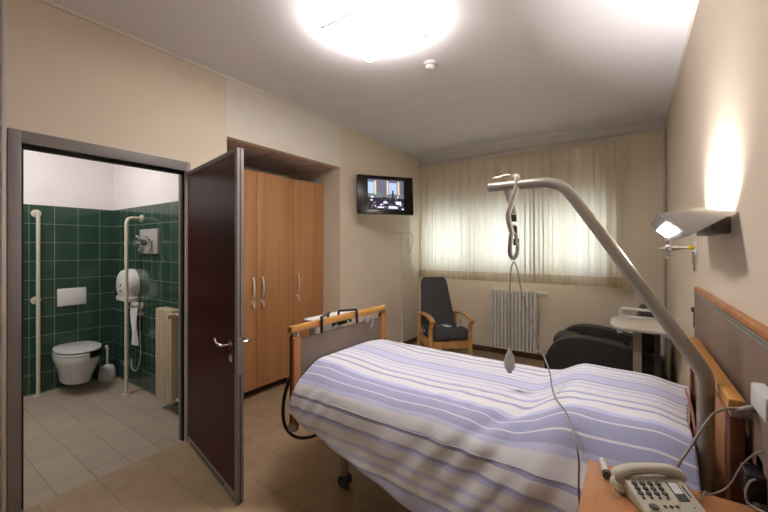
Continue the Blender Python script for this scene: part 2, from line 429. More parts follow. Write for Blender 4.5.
# local: x along the screen, -y towards the viewer
TM = Matrix.Translation((0, 0, .23)) @ Matrix.Rotation(R_(-4), 4, 'X') @ Matrix.Translation((0, 0, -.23))
c = MB().box(-.365, .365, -.012, .045, 0, .475, .008, 2, TM).box(-.27, .27, .03, .065, .05, .41, .015, 2, TM)
c.build('casing', 'hed', tv, True)
s_ = MB()
def sq(x0, x1, z0, z1, mi, y=-.0135):
    s_.mi = mi
    s_.poly([TM @ Vector(p) for p in ((x0, y, z0), (x1, y, z0), (x1, y, z1), (x0, y, z1))])
X0, X1, Z0, Z1 = -.235, .235, .055, .425
sq(X0, X1, Z0, Z1, 0)
sq(X0, X0 + .075, .25, .39, 1, -.0137); sq(X0 + .115, X0 + .23, .26, .385, 4, -.0137)
sq(X0 + .275, X0 + .375, .25, .39, 1, -.0137); sq(X0 + .425, X1, .26, .39, 4, -.0137)
sq(X0, X1, .392, .425, 4, -.0137)
for a in (.082, .243, .388): sq(X0 + a, X0 + a + .024, .24, .41, 2, -.0139)
sq(X0, X1, Z0, .2, 3, -.0138)
for k in range(70):
    a = random.uniform(X0, X1 - .03); z = random.uniform(Z0 + .005, .215); q = random.uniform(.008, .026)
    s_.mi = random.choice((3, 4, 4, 5, 6)); n = 8
    s_.poly([TM @ Vector((a + .014 + q * .8 * math.cos(2 * PI * i / n), -.0140 - k * .00002, z + q * .6 * math.sin(2 * PI * i / n))) for i in range(n)])
sq(X0 + .31, X0 + .335, .15, .27, 3, -.0156); s_.mi = 3
s_.poly([TM @ Vector((X0 + .322 + .012 * math.cos(i * PI / 4), -.0156, .282 + .015 * math.sin(i * PI / 4))) for i in range(8)])
for a, b, z0, z1 in ((.26, .36, .07, .1), (.12, .2, .075, .09), (.36, .43, .12, .16)): sq(X0 + a, X0 + b, z0, z1, 5, -.0156)
s_.build('screen', ['scr_wall', 'scr_sky', 'scr_tan', 'scr_dark', 'scr_mid', 'scr_lav', 'hed'], tv, True)
wi = tv.matrix_basis.inverted() if False else (Matrix.Translation((-2.5, 3.69, 1.91)) @ Matrix.Rotation(math.atan2(.82, .58), 4, 'Z')).inverted()
b_ = MB().tube([wi @ Vector(p) for p in ((L + .02, 3.95, 2.14), (-2.68, 3.9, 2.14), (-2.565, 3.74, 2.14))], .018)
b_.box(-.08, .08, .064, .075, .16, .3); b_.box(L, L + .02, 3.9, 4.0, 2.04, 2.24, .003, 2, wi)
b_.build('wall_bracket', 'black', tv, True)

# ------------------------------------------------------------------ drip stand with its bottle hanger
iv = thing('drip_stand', 'slim chrome drip stand in the corner beneath the television', 'drip stand', (-2.58, 4.2, 0))
MB().cyl((-2.58, 4.2, .05), (-2.58, 4.2, 1.08), .016).cyl((-2.58, 4.2, 1.06), (-2.58, 4.2, 1.71), .011).cyl((-2.58, 4.2, 1.04), (-2.58, 4.2, 1.1), .018).build('pole', 'ivm', iv)
for k in range(5):
    a = 2 * PI * k / 5 + .62; q = (-2.58 + .17 * math.cos(a), 4.2 + .17 * math.sin(a))
    lg = MB().tube([(-2.58, 4.2, .09), (q[0], q[1], .06)], [.016, .012]).build('leg', 'steel', iv)
    MB().cyl((q[0], q[1] - .01, .025), (q[0], q[1] + .01, .025), .025).cyl((q[0], q[1], .03), (q[0], q[1], .062), .007).build('caster', 'dgrey', lg)
for k in range(2):
    sg = 1 if k else -1; d = Vector((.75, .66, 0)) * sg
    p0 = Vector((-2.58, 4.2, 1.7))
    MB().tube(spl([p0, p0 + d * .06 + Vector((0, 0, .012)), p0 + d * .105 + Vector((0, 0, .004)), p0 + d * .115 + Vector((0, 0, .028))], 5), .006, 8).build('hook', 'ivm', iv)
q = Vector((-2.498, 4.272, 0))
hg = MB().tube(spl([q + Vector((0, 0, 1.707)), q + Vector((.03, .025, 1.66)), q + Vector((.028, .024, 1.53)), q + Vector((.0, 0, 1.45)), q + Vector((-.022, -.02, 1.53)), q + Vector((-.012, -.01, 1.63))], 6), .0095, 8)
hg.box(q.x - .03, q.x + .03, q.y - .012, q.y + .012, 1.425, 1.475, .008).box(q.x - .022, q.x + .03, q.y - .01, q.y + .01, 1.49, 1.505, .004)
solo(hg, 'bottle_hanger', 'white', 'white plastic loop hanging from the arm of the drip stand', 'hanger')

# ------------------------------------------------------------------ armchair
ch = thing('armchair', 'high-backed charcoal armchair with pale wooden arms in the far corner', 'armchair', (-2.0, 4.28, 0), math.atan2(.70, .71))
# local: front is -y
W_, Dp = .25, .26
for sx in (-1, 1):
    x = sx * W_
    for y, h in ((-Dp, .6), (Dp, .6)):
        if y < 0:
            pts = spl([(x, y, 0), (x, y, .3), (x, y + .02, .44), (x, y + .0, .53), (x, y - .035, .6), (x, y - .03, .625)], 4)
        else:
            pts = [(x, y, 0), (x, y, .35), (x, y, .62)]
        MB().tube(pts, .028, 8).build('leg', 'chairw', ch, True)
    ar = spl([(x, Dp + .02, .62), (x, .1, .645), (x, -.12, .65), (x, -Dp - .02, .63), (x, -Dp - .07, .60)], 5)
    MB().tube(ar, [.033] * len(ar), 10, False, .62).build('armrest', 'chairw', ch, True)
    MB().box(x - .012, x + .012, -Dp, Dp, .26, .36, .004).build('side_rail', 'chairw', ch, True)
    if sx < 0:
        MB().box(x - .018, x - .012, .06, .085, .34, .5, .002).cyl((x - .03, .07, .42), (x + .02, .07, .42), .014).build('recline_lever', 'greyp', ch, True)
    else:
        MB().box(x - .02, x - .01, .0, .03, .46, .56, .003).build('recline_lever', 'greyp', ch, True)
MB().box(-W_, W_, -Dp - .012, -Dp + .012, .27, .36, .004).build('front_rail', 'chairw', ch, True)
MB().box(-W_, W_, Dp - .012, Dp + .012, .27, .34, .004).build('rear_rail', 'chairw', ch, True)
MB().pillow((0, -.03, .425), .46, .56, .15, .3, M_=Matrix.Translation((0, -.03, .41)) @ Matrix.Rotation(R_(-5), 4, 'X') @ Matrix.Translation((0, .03, -.41))).build('seat', 'char', ch, True)
BM_ = Matrix.Translation((0, .2, .42)) @ Matrix.Rotation(R_(-19), 4, 'X')
t = bmesh.new()
bk = MB().hull([BM_ @ Vector(p) for p in [(-.235, -.05, 0), (.235, -.05, 0), (-.235, .05, 0), (.235, .05, 0), (-.18, -.045, .65), (.18, -.045, .65), (-.18, .045, .65), (.18, .045, .65), (-.15, -.04, .7), (.15, -.04, .7), (-.15, .04, .7), (.15, .04, .7)]], .022)
bk.build('backrest', 'char', ch, True)
t.free()
ca = math.atan2(.70, .71)
CM = Matrix.Translation((-2.0, 4.28, 0)) @ Matrix.Rotation(ca, 4, 'Z')
pp = MB().grid(lambda u, v: (CM @ Vector((-.14 + .26 * u, -.16 + .13 * v + .03 * math.sin(u * 5), .522 - .02 * v + .012 * math.sin(u * 9) * math.cos(v * 4))), (u, v)), 14, 8)
pp.grid(lambda u, v: (CM @ Vector((.04 + .13 * u, -.2 + .1 * v, .53 - .02 * v + .01 * math.sin(u * 7 + 1))), (u, v)), 8, 6)
solo(pp, 'crumpled_cloth', 'paper', 'crumpled white cloth lying on the armchair seat', 'cloth')

# ------------------------------------------------------------------ radiators
rd = thing('radiator', 'white column radiator under the curtained window', 'radiator', (-1.33, B - .09, .1))
n = 13
for k in range(n):
    x = -1.635 + .047 * (k + .5)
    s_ = MB()
    for y in (B - .125, B - .055): s_.tube([(x, y, .12), (x, y, .16), (x, y, .88), (x, y, .91)], [.012, .0195, .0195, .012], 10)
    s_.tube([(x, B - .145, .13), (x, B - .035, .13)], .02, 8).tube([(x, B - .145, .9), (x, B - .035, .9)], .02, 8)
    s_.build('section', 'radi', rd)
MB().cyl((-1.02, B - .09, .9), (-.955, B - .09, .9), .02).cyl((-.96, B - .09, .9), (-.9, B - .09, .9), .026).build('valve', 'white', rd)
MB().cyl((-1.02, B - .09, .13), (-.965, B - .09, .13), .014).cyl((-.965, B - .09, .13), (-.965, B - .01, .13), .012).cyl((-.965, B - .12, .13), (-.965, B - .08, .13), .02).build('pipe', 'radi', rd)
for x in (-1.5, -1.16): MB().box(x - .01, x + .01, B - .1, B, .3, .32).build('wall_bracket', 'radi', rd)

# ------------------------------------------------------------------ curtain and rail
def fold(u):
    x = u * 2.7
    a = .7 + .6 * noise.noise(Vector((x * 3.3, 7, 0)))
    return .046 * a * math.sin(2 * PI * x / .13 + 2.2 * math.sin(x * 2.7) + 1.3 * math.sin(x * 7.1)) + .012 * math.sin(2 * PI * x / .31 + 1) + .008 * noise.noise(Vector((x * 14, 0, 0)))
cu = thing('curtain', 'beige gathered curtain covering the whole window', 'curtain', (-1.41, 5.0, 1.03))
cx0, cx1 = -2.755, -.065
def cf(u, v, z0=1.15, z1=2.735, dy=0):
    z = z1 + (z0 - z1) * v
    k = .35 + .65 * min(1, (2.735 - z) / .25)
    ph_ = u * 2.7; x_s = .024 * (.55 + .9 * noise.noise(Vector((ph_ * 2.1, 11, 0)))) * math.sin(2 * (2 * PI * ph_ / .13 + 2.2 * math.sin(ph_ * 2.7) + 1.3 * math.sin(ph_ * 7.1))) * k
    wob = x_s + .008 * noise.noise(Vector((u * 16, z * 1.5, 2)))
    sw = .02 * (2.735 - z) / 1.7 * (u - .5) * 2
    return ((cx0 + (cx1 - cx0) * u + sw + wob, 5.0 + dy + fold(u + .002 * noise.noise(Vector((u * 5, z, 0)))) * k, z), (u, v))
MB().grid(cf, 520, 24).build('cloth_panel', 'curt', cu, smooth='keep', ang=180)
MB().grid(lambda u, v: cf(u, v, 1.035, 1.155, -.004), 520, 3).build('hem', 'hem', cu, smooth='keep', ang=180)
MB().grid(lambda u, v: cf(u, v, 2.69, 2.752, -.005), 520, 2).build('heading_tape', 'curt', cu, smooth='keep', ang=180)
cr = MB().box(cx0 - .02, cx1 + .01, 4.965, 5.035, 2.752, 2.772, .003)
for x in (-2.6, -1.4, -.2): cr.box(x - .015, x + .015, 5.03, B, 2.755, 2.77)
solo(cr, 'curtain_rail', 'trimw', 'long white curtain rail above the window curtain', 'curtain rail')

# ------------------------------------------------------------------ recliner (faces -x)
rc = thing('recliner', 'bulky black recliner armchair behind the bed by the far wall', 'recliner', (-.22, 4.42, 0))
def armside(y0, y1):
    prof = [(-.72, .1), (-.745, .3), (-.72, .42), (-.66, .52), (-.56, .585), (-.42, .61), (-.25, .60), (-.05, .565), (.15, .52), (.24, .5), (.24, .1)]
    pp = spl([(x, 0, z) for x, z in prof[:-1]], 4) + [Vector((.24, 0, .1))]
    return MB().prism([(p.x, y0, p.z) for p in pp], (0, y1 - y0, 0), .03, 3)
armside(4.02, 4.2).build('armrest', 'leather', rc); armside(4.66, 4.84).build('armrest', 'leather', rc)
MB().pillow((-.36, 4.43, .42), .62, .46, .2, .4).pillow((-.58, 4.43, .46), .26, .46, .2, .5).build('seat', 'leather', rc)
MB().pillow((-.68, 4.43, .25), .12, .46, .34, .4).build('leg_rest', 'leather', rc)
MB().box(-.66, .2, 4.06, 4.8, .05, .3, .02).build('base', 'black', rc)
BM_ = Matrix.Translation((0.02, 4.43, .38)) @ Matrix.Rotation(R_(14), 4, 'Y')
MB().pillow((0.03, 0, .24), .17, .46, .5, .4, M_=BM_).build('backrest', 'leather', rc)
MB().pillow((-.01, 0, .45), .15, .44, .2, .5, M_=BM_).build('headrest', 'leather', rc)

# ------------------------------------------------------------------ over-bed table
ot = thing('overbed_table', 'cream over-bed table on a steel column in front of the recliner', 'table', (.06, 3.72, 0))
tp = [(-.155, 3.86), (-.15, 3.62), (-.12, 3.55), (-.06, 3.5), (.27, 3.5), (.3, 3.53), (.3, 4.02), (.27, 4.05), (-.1, 4.05), (-.145, 3.99)]
MB().prism([(x, y, .84) for x, y in tp], (0, 0, .016), .005).build('table_top', 'ctop', ot)
MB().prism([(x * 1.0, y, .828) for x, y in tp], (0, 0, .013)).build('edge_band', 'greyp', ot)
MB().box(.01, .07, 3.68, 3.72, .1, .828, .004).build('column', 'pole', ot)
MB().box(.16, .2, 3.8, 3.84, .1, .828, .004).build('support_column', 'dgrey', ot)
MB().box(-.25, .28, 3.67, 3.73, .05, .1, .006).box(-.25, .28, 3.8, 3.86, .05, .1, .006).box(.2, .27, 3.67, 3.86, .05, .1, .006).build('base', 'pole', ot)
for x in (-.2, .22):
    for y in (3.7, 3.83): MB().cyl((x, y - .012, .025), (x, y + .012, .025), .025).box(x - .01, x + .01, y - .008, y + .008, .03, .055).build('caster', 'dgrey', ot)
for x in (-.08, .22): MB().lathe([(0, -.02), (.018, -.02), (.022, 0)], (x, 3.56, .82), 12).build('clamp_knob', 'white', ot)
MB().tube([(-.085, 4.06, .857), (-.085, 4.06, .92), (-.075, 4.06, .93), (.2, 4.06, .93), (.21, 4.06, .92), (.21, 4.06, .857)], .012, 8).box(-.07, .2, 4.045, 4.06, .857, .87).build('tray_rail', 'white', ot)
MB().tube(spl([(-.02, 3.95, .857), (.0, 3.93, .875), (.06, 3.93, .875), (.08, 3.95, .857)], 3), .007, 8).build('book_stop', 'white', ot)

# ------------------------------------------------------------------ bed
bed = thing('hospital_bed', 'hospital bed with beech and taupe end boards in the middle of the room', 'bed', (-.7, 1.985, 0))
def rail(x0, x1, y0, y1, zt):
    return MB().prism([(x0, y0, zt - .04), (x0, y0, zt), (x1, y0, zt), (x1, y0, zt - .04)], (0, y1 - y0, 0), .007)
fbx0, fbx1 = -1.715, -1.675
fb = rail(fbx0, fbx1, 1.47, 2.475, 1.025).build('footboard_rail', 'raily', bed)
for y in (1.485, 2.42):
    p = MB().box(fbx0, fbx1, y, y + .05, .43, .965, .004).build('footboard_post', 'carc', bed)
    MB().box(fbx0 + .004, fbx1 - .002, y + .006, y + .044, .963, .988, .003).cyl((fbx1 - .004, y + .025, .975), (fbx1 + .012, y + .025, .975), .011).build('bracket', 'steel', p)
    MB().box(fbx1 - .008, fbx1 + .004, y - .002, y + .052, .43, .962, .002).box(fbx0 + .024, fbx0 + .032, y - .002, y + .03, .43, .962, .002).build('front_strip', 'postz', p)
MB().box(-1.702, -1.688, 1.535, 2.42, .42, .935, .003).build('footboard_panel', 'taupe', bed)
hbx0, hbx1 = .245, .287
rail(hbx0, hbx1, 1.52, 2.46, 1.035).build('headboard_rail', 'raily', bed)
for y in (1.53, 2.40):
    p = MB().box(hbx0 + .005, hbx1, y, y + .05, .22, .975, .006).build('headboard_post', 'carc', bed)
    MB().box(hbx0 + .008, hbx1 - .004, y + .004, y + .046, .973, .996, .003).build('bracket', 'steel', p)
MB().box(.262, .276, 1.58, 2.4, .42, .945, .003).build('headboard_panel', 'beech', bed)
MB().box(-1.64, .22, 1.6, 1.64, .36, .42, .004).box(-1.64, .22, 2.33, 2.37, .36, .42, .004).box(-1.66, -1.6, 1.6, 2.37, .36, .42, .004).box(.18, .24, 1.6, 2.37, .36, .42, .004).box(-.8, -.74, 1.64, 2.33, .36, .42).build('frame', 'pole', bed)
for x in (-1.5, .02):
    for y in (1.74, 2.23):
        lg = MB().cyl((x, y, .07), (x, y, .4), .027).build('leg', 'pole', bed)
        MB().cyl((x + .008, y - .03, .036), (x + .008, y + .03, .036), .036).box(x - .012, x + .012, y - .02, y + .02, .06, .11, .004).build('caster', 'dgrey', lg)
MB().box(-1.645, .178, 1.6, 2.42, .43, .712, .03, 3).build('mattress', 'linen', bed)

# bedspread -----------------------------------------------------------------
def hemz(x):
    pts = [(-1.74, .53), (-1.6, .49), (-1.25, .415), (-.84, .335), (-.4, .27), (.25, .22)]
    for (a, za), (b, zb) in zip(pts, pts[1:]):
        if x <= b: return za + (zb - za) * max(0, (x - a)) / (b - a)
    return .22
SEC = [(2.508, .40), (2.502, .55), (2.495, .66), (2.478, .715), (2.44, .742), (2.36, .748), (2.2, .75), (1.98, .752), (1.76, .751), (1.67, .744), (1.59, .728), (1.53, .699), (1.49, .655), (1.46, .58), (1.43, .47), (1.4, .34), (1.38, .22)]
SECP = [(p.y, p.z) for p in spl([(0, y, z) for y, z in SEC], 6)]
arc = [0]
for (a, b), (c_, d) in zip(SECP, SECP[1:]): arc.append(arc[-1] + math.hypot(c_ - a, d - b))
def sec(s):
    for i in range(len(arc) - 1):
        if s <= arc[i + 1] or i == len(arc) - 2:
            t = (s - arc[i]) / (arc[i + 1] - arc[i]); return (SECP[i][0] + (SECP[i + 1][0] - SECP[i][0]) * t, SECP[i][1] + (SECP[i + 1][1] - SECP[i][1]) * t)
def arc_at(cond):
    for i, q in enumerate(SECP):
        if cond(q):
            if not i: return arc[0]
            lo, hi = arc[i - 1], arc[i]
            for _ in range(24):
                md = (lo + hi) / 2
                if cond(sec(md)): hi = md
                else: lo = md
            return hi
    return arc[-1]
s_edge = arc_at(lambda q: q[0] < 1.53)
sref = arc_at(lambda q: q[0] < 1.955)
def sm(a, b, x):
    t = max(0, min(1, (x - a) / (b - a))); return t * t * (3 - 2 * t)
def cover(u, v):
    # v: far hem -> near hem ; u: head -> foot
    xr = .0 + (.2 - 1.9 * u)
    send = arc_at(lambda q: q[0] < 1.6 and q[1] < hemz(xr + .0))
    s = send * v
    y, z = sec(s)
    xh = .182 + .05 * sm(1.8, 2.3, y)
    xf = -1.672 - .02 * sm(1.5, 1.45, y) + .012 * sm(.64, .5, z) * (1 if y < 1.6 else 0)
    x = xh + (xf - xh) * u
    # pillow under the cover
    pb = sm(-.44, -.2, x) * (1 - .35 * sm(.06, .24, x)) * sm(2.52, 2.3, y) * sm(1.42, 1.66, y)
    z += .1 * pb
    y -= .03 * sm(-.4, -.15, x) * sm(.72, .6, z) * (1 if y < 1.6 else 0)
    # foot end: lifted a touch by the feet end of the mattress
    z += .03 * sm(-1.2, -1.55, x) * sm(1.5, 1.7, y) * sm(2.5, 2.2, y)
    # wrinkles
    side = sm(1.62, 1.45, y)
    wr = .5 * noise.noise(Vector((x * 3.2, y * 5, z * 6))) + .5 * noise.noise(Vector((x * 8, y * 9 + 3, z * 7)))
    dg = noise.noise(Vector(((x * 1.0 + s * .75) * 9, (x * .4 - s) * 2.2, 1.3))) * math.exp(-((x + .52) / .3) ** 2) * sm(2.05, 1.65, y)
    d2 = noise.noise(Vector(((x * .8 + s * .5) * 15, (x * .4 - s) * 3, 5.3))) * math.exp(-((x + 1.55) / .18) ** 2) * sm(1.8, 1.5, y)
    lf = .008 * math.sin(x * 5.5 + 1.2 * math.sin(x * 2.3)) * side * sm(.72, .4, z)
    flat = (1 - side)
    z += flat * (.008 * wr + .026 * dg + .012 * d2) + .012 * noise.noise(Vector((x * 4.5, 3.1, 0))) * math.exp(-((s - s_edge) / .12) ** 2)
    y -= side * (.017 * wr + .036 * dg + .018 * d2) + lf
    y -= .02 * side * sm(-1.0, -.2, x)
    if x > -.4 and y < 1.6: y = y + (max(y, 1.393) - y) * sm(-.4, -.2, x)
    return ((x, y, z), (x, s - sref + .095))
cov = MB().grid(cover, 190, 120)
cvr = cov.build('bedspread', 'sheet', None, smooth='keep', ang=180, origin='base')
tag(cvr, 'blue and white striped bedspread draped over the hospital bed', 'bedspread')
sd = cvr.modifiers.new('thickness', 'SOLIDIFY'); sd.thickness = .004; sd.offset = -1
# piped seam running along the near edge of the spread
sm_pts = []
for k in range(60):
    u = .03 + .95 * k / 59
    sarc = arc_at(lambda q: q[0] < 1.5) + .045
    send = arc_at(lambda q: q[0] < 1.6 and q[1] < hemz(.2 - 1.9 * u))
    p, _ = cover(u, sarc / send); sm_pts.append(Vector(p) + Vector((0, -.0006, .0006)))
MB().tube(sm_pts, .0017, 6).build('seam', 'paper', cvr)
pil = thing('pillow', 'pillow with a red edge just showing at the head of the bed', 'pillow', (.1, 2.0, .73))
MB().pillow((-.02, 2.02, .783), .36, .62, .1, .5).build('pillow_body', 'linen', pil)
MB().tube(spl([(.2, 1.8, .78), (.207, 1.95, .815), (.212, 2.1, .82), (.215, 2.28, .81)], 5), .005, 8).build('piping', 'redtrim', pil)

# pump hung on the footboard, its hose, and a small hook
pu = thing('mattress_pump', 'white pump unit hung on the footboard rail by two dark hooks', 'pump', (-1.8, 2.0, .8))
MB().box(-1.83, -1.74, 1.7, 2.2, .985, 1.022, .01, 3).box(-1.82, -1.75, 1.74, 2.02, .86, .99, .02, 3).build('body', 'white', pu)
for y0, y1 in ((1.71, 1.85), (2.075, 1.96)):
    MB().tube([(-1.662, y0, .945), (-1.662, y0, 1.035), (-1.668, y0, 1.045), (-1.728, y1, 1.047), (-1.738, y1, 1.038), (-1.738, y1, .98)], .009, 8).build('hook', 'dmar', pu)
MB().tube(spl([(-1.745, 1.9, .95), (-1.725, 1.93, .975), (-1.725, 2.0, .978), (-1.725, 2.06, .975), (-1.745, 2.1, .95)], 4), .011, 8).box(-1.745, -1.722, 1.95, 2.04, .945, .965, .005).build('handle', 'black', pu)
hs = MB().tube(spl([(-1.745, 1.6, .78), (-1.76, 1.54, .7), (-1.775, 1.5, .58), (-1.765, 1.48, .46), (-1.735, 1.49, .38), (-1.69, 1.53, .335), (-1.63, 1.6, .33), (-1.57, 1.7, .36)], 8), .0155, 10, False, .6)
solo(hs, 'hose', 'black', 'black hose looping down beside the foot of the bed', 'hose')
hk = MB().tube(spl([(-1.668, 2.235, .945), (-1.655, 2.235, .965), (-1.648, 2.25, .95), (-1.652, 2.245, .9), (-1.66, 2.24, .885), (-1.668, 2.25, .9)], 5), .008, 8).cyl((-1.686, 2.2, .95), (-1.66, 2.2, .95), .02)
solo(hk, 'hook', 'greyp', 'small grey hook on the footboard above the blanket', 'hook')
cl = MB().cyl((-1.7, 1.505, .43), (-1.7, 1.505, .445), .012).lathe([(0, 0), (.03, 0), (.034, .03), (.028, .045), (0, .045)], (-1.7, 1.505, .39), 14)
cl.build('corner_buffer', 'greyp', bed)

# ------------------------------------------------------------------ lifting pole, grab handle, call switch
lp = thing('lifting_pole', 'grey curved lifting pole rising beside the headboard and reaching over the bed', 'lifting pole', (.21, 1.66, .34))
path = [(.212, 1.66, .34), (.212, 1.66, .7), (.212, 1.66, .98)] + spl([(.212, 1.66, 1.02), (.208, 1.662, 1.06), (.188, 1.669, 1.10)], 5) + [(-.1, 1.783, 1.55)] + spl([(-.208, 1.825, 1.714), (-.25, 1.842, 1.768), (-.29, 1.858, 1.797), (-.345, 1.879, 1.815)], 5) + [(-.5, 1.94, 1.826), (-.64, 1.995, 1.835)]
MB().tube(path, .0245, 16).build('pole', 'pole', lp)
MB().tube([(-.634, 1.993, 1.835), (-.652, 2.0, 1.836)], .0262, 16).build('end_cap', 'greyp', lp)
MB().tube(spl([(-.635, 1.993, 1.862), (-.638, 1.994, 1.882), (-.6, 1.98, 1.886), (-.54, 1.957, 1.888), (-.515, 1.947, 1.872)], 5), .0022, 6).build('wire_stop', 'steel', lp)
MB().cyl((.212, 1.66, .36), (.212, 1.66, .43), .034).build('socket', 'dgrey', lp)
gh = thing('trapeze_grip', 'pale grab handle on a buckled strap hanging from the lifting pole', 'grab handle', (-.51, 1.95, 1.46))
gx, gy = -.513, 1.945
U = Vector((.82, .57, 0)); V_ = Vector((-.57, .82, 0))
def gp(a, z, b=0): return Vector((gx, gy, 0)) + U * a + V_ * b + Vector((0, 0, z))
MB().tube(spl([gp(.016, 1.84, .034), gp(.018, 1.872, .024), gp(.016, 1.878, 0), gp(.012, 1.86, -.03), gp(.003, 1.806, -.04), gp(-.03, 1.70, -.036), gp(-.037, 1.66, -.034), gp(-.021, 1.604, -.02), gp(-.005, 1.573, -.006)], 5), .0135, 10, False, .8).build('grip', 'gripm', gh)
MB().tube(spl([gp(-.02, 1.81, .034), gp(-.008, 1.76, .03), gp(.008, 1.7, .022), gp(.012, 1.64, .014)], 5), .017, 8, False, .35).build('strap', 'strap', gh)
MB().tube(spl([gp(.012, 1.62, .012), gp(.02, 1.56, .008), gp(.026, 1.5, .004), gp(.016, 1.455, 0), gp(-.002, 1.447, 0), gp(-.016, 1.475, 0), gp(-.014, 1.53, 0), gp(-.006, 1.58, 0)], 6), .011, 8, False, .4).build('strap', 'strap', gh)
for a, z in ((.008, 1.655), (.012, 1.595), (.022, 1.53)): MB().box(-.014, .014, -.008, .008, -.018, .018, .003, 2, Matrix.Translation(gp(a, z, .012)) @ Matrix.Rotation(R_(34), 4, 'Z')).build('buckle', 'black', gh)
MB().tube(spl([gp(0, 1.45), gp(.008, 1.437), gp(0, 1.425), gp(-.006, 1.437)], 3), .003, 6).build('hook', 'steel', gh)
cs = thing('call_switch', 'grey pear-shaped call switch on a cord dangling above the bed', 'switch', (-.519, 1.95, .845))
px_, py_ = -.53, 1.943
MB().lathe([(0, 0), (.014, .004), (.026, .025), (.0275, .05), (.022, .085), (.01, .108), (.006, .125), (0, .126)], (px_, py_, .845), 18).build('switch_body', 'greyp', cs)
MB().lathe([(0, -.006), (.009, -.004), (.012, .003)], (px_, py_, .845), 12).build('button', 'red', cs)
cp = [(px_, py_, .965), (px_, py_, 1.1), (-.528, 1.943, 1.3), (-.522, 1.944, 1.39), (-.508, 1.946, 1.423), (-.492, 1.946, 1.39), (-.465, 1.94, 1.26), (-.41, 1.92, 1.1), (-.362, 1.9, .99), (-.32, 1.85, .915), (-.3, 1.8, .86), (-.275, 1.74, .835), (-.21, 1.6, .835), (-.168, 1.45, .818), (-.15, 1.405, .77), (-.14, 1.395, .6), (-.05, 1.41, .5)]
MB().tube(spl(cp, 8), .0036, 8).build('cord', 'cord', cs)
MB().box(-.371, -.357, 1.893, 1.907, .976, 1.0, .004).build('clip', 'greyp', cs)

# ------------------------------------------------------------------ bedside cabinet
bc = thing('bedside_cabinet', 'beech bedside cabinet at the front right corner beneath the telephone', 'cabinet', (.09, 1.15, 0))
MB().box(-.118, .296, .93, 1.37, .775, .8, .004).build('top', 'beechx', bc)
MB().box(-.1, .28, .95, 1.355, .1, .774, .003).build('body', 'beech', bc)
d = MB().box(-.095, .275, .932, .95, .56, .765, .003).build('drawer', 'beech', bc)
MB().tube(spl([(.03, .932, .66), (.04, .91, .66), (.14, .91, .66), (.15, .932, .66)], 4), .006, 8).build('handle', 'steel', d)
d = MB().box(-.095, .275, .932, .95, .11, .55, .003).build('door', 'beech', bc)
MB().tube(spl([(-.05, .932, .42), (-.05, .91, .41), (-.05, .91, .33), (-.05, .932, .32)], 4), .006, 8).build('handle', 'steel', d)
for x in (-.06, .24):
    for y in (.99, 1.31): MB().cyl((x - .012, y, .035), (x + .012, y, .035), .035).cyl((x, y, .04), (x, y, .1), .01).build('caster', 'dgrey', bc)

# ------------------------------------------------------------------ telephone
PA = R_(33)
ph = thing('telephone', 'ivory push-button telephone on the bedside cabinet', 'telephone', (.072, 1.237, .8), PA)
# local: x to the right, -y to the front
PB = Matrix.Rotation(R_(7), 4, 'X')
MB().prism([(-.08, -.052, 0), (-.08, -.052, .013), (-.08, .036, .046), (-.08, .07, .04), (-.08, .07, 0)], (.16, 0, 0), .006, 3).build('base', 'ivory', ph, True)
MB().prism([(-.095, .036, .004), (-.095, .04, .026), (-.095, .085, .028), (-.095, .09, .004)], (.2, 0, 0), .006, 3).build('cradle', 'ivory', ph, True)
def face(x, t): # point on the sloped face, t 0 front..1 back
    return Vector((x * .9, -.05 + .086 * t, .0143 + .0318 * t))
h = spl([(-.088, .06, .042), (-.08, .06, .052), (-.05, .06, .062), (0, .06, .065), (.05, .06, .062), (.08, .06, .052), (.088, .06, .042)], 5)
hd = MB().tube(h, [.017 + .004 * abs(i / (len(h) - 1) - .5) * 2 for i in range(len(h))], 12, False, .8)
hd.lathe([(0, -.016), (.02, -.016), (.023, -.006), (.02, .004), (0, .006)], (-.07, .06, .042), 16).lathe([(0, -.016), (.02, -.016), (.023, -.006), (.02, .004), (0, .006)], (.07, .06, .042), 16)
hs_ = hd.build('handset', 'ivory', ph, True)
for r in range(3):
    for q in range(4):
        p = face(-.068 + .0235 * q, .88 - .15 * r)
        MB().lathe([(0, .0), (.0075, 0), (.0075, .003), (.0055, .0045), (0, .0045)], (p.x, p.y, p.z - .001), 12).build('key', 'dgrey', ph, True)
for q in range(4):
    p = face(-.068 + .0235 * q, .44); MB().lathe([(0, 0), (.004, 0), (.004, .003), (0, .003)], (p.x, p.y, p.z - .001), 10).build('small_key', 'dgrey', ph, True)
p = face(-.055, .2); MB().lathe([(0, 0), (.012, 0), (.011, .003), (0, .005)], (p.x, p.y, p.z - .001), 18).build('large_key', 'dgrey', ph, True)
for q in range(3):
    p = face(-.022 + .017 * q, .2); MB().lathe([(0, 0), (.0045, 0), (.0045, .003), (0, .003)], (p.x, p.y, p.z - .001), 10).build('small_key', 'dgrey', ph, True)
a, b_, c_, d_ = face(.03, .36), face(.062, .36), face(.062, .94), face(.03, .94)
up = Vector((0, -.0005, .0012)); n_ = Vector((0, 0, .0006))
MB().prism([a, b_, c_, d_], up).build('label_frame', 'dgrey', ph, True)
k = .003
MB().prism([a + Vector((k, k, .0013)), b_ + Vector((-k, k, .0013)), c_ + Vector((-k, -k, .0008)), d_ + Vector((k, -k, .0008))], n_).build('label_card', 'paper', ph, True)
mk = MB()
for i in range(7):
    p = face(.0715, .48 + .055 * i); mk.box(p.x - .002, p.x + .002, p.y - .0025, p.y + .0022, p.z, p.z + .0012)
mk.build('brand_mark', 'dgrey', ph, True)
p = face(.06, .17); MB().lathe([(0, 0), (.002, 0), (.002, .002), (0, .002)], (p.x, p.y, p.z), 8).build('indicator', 'greyp', ph, True)
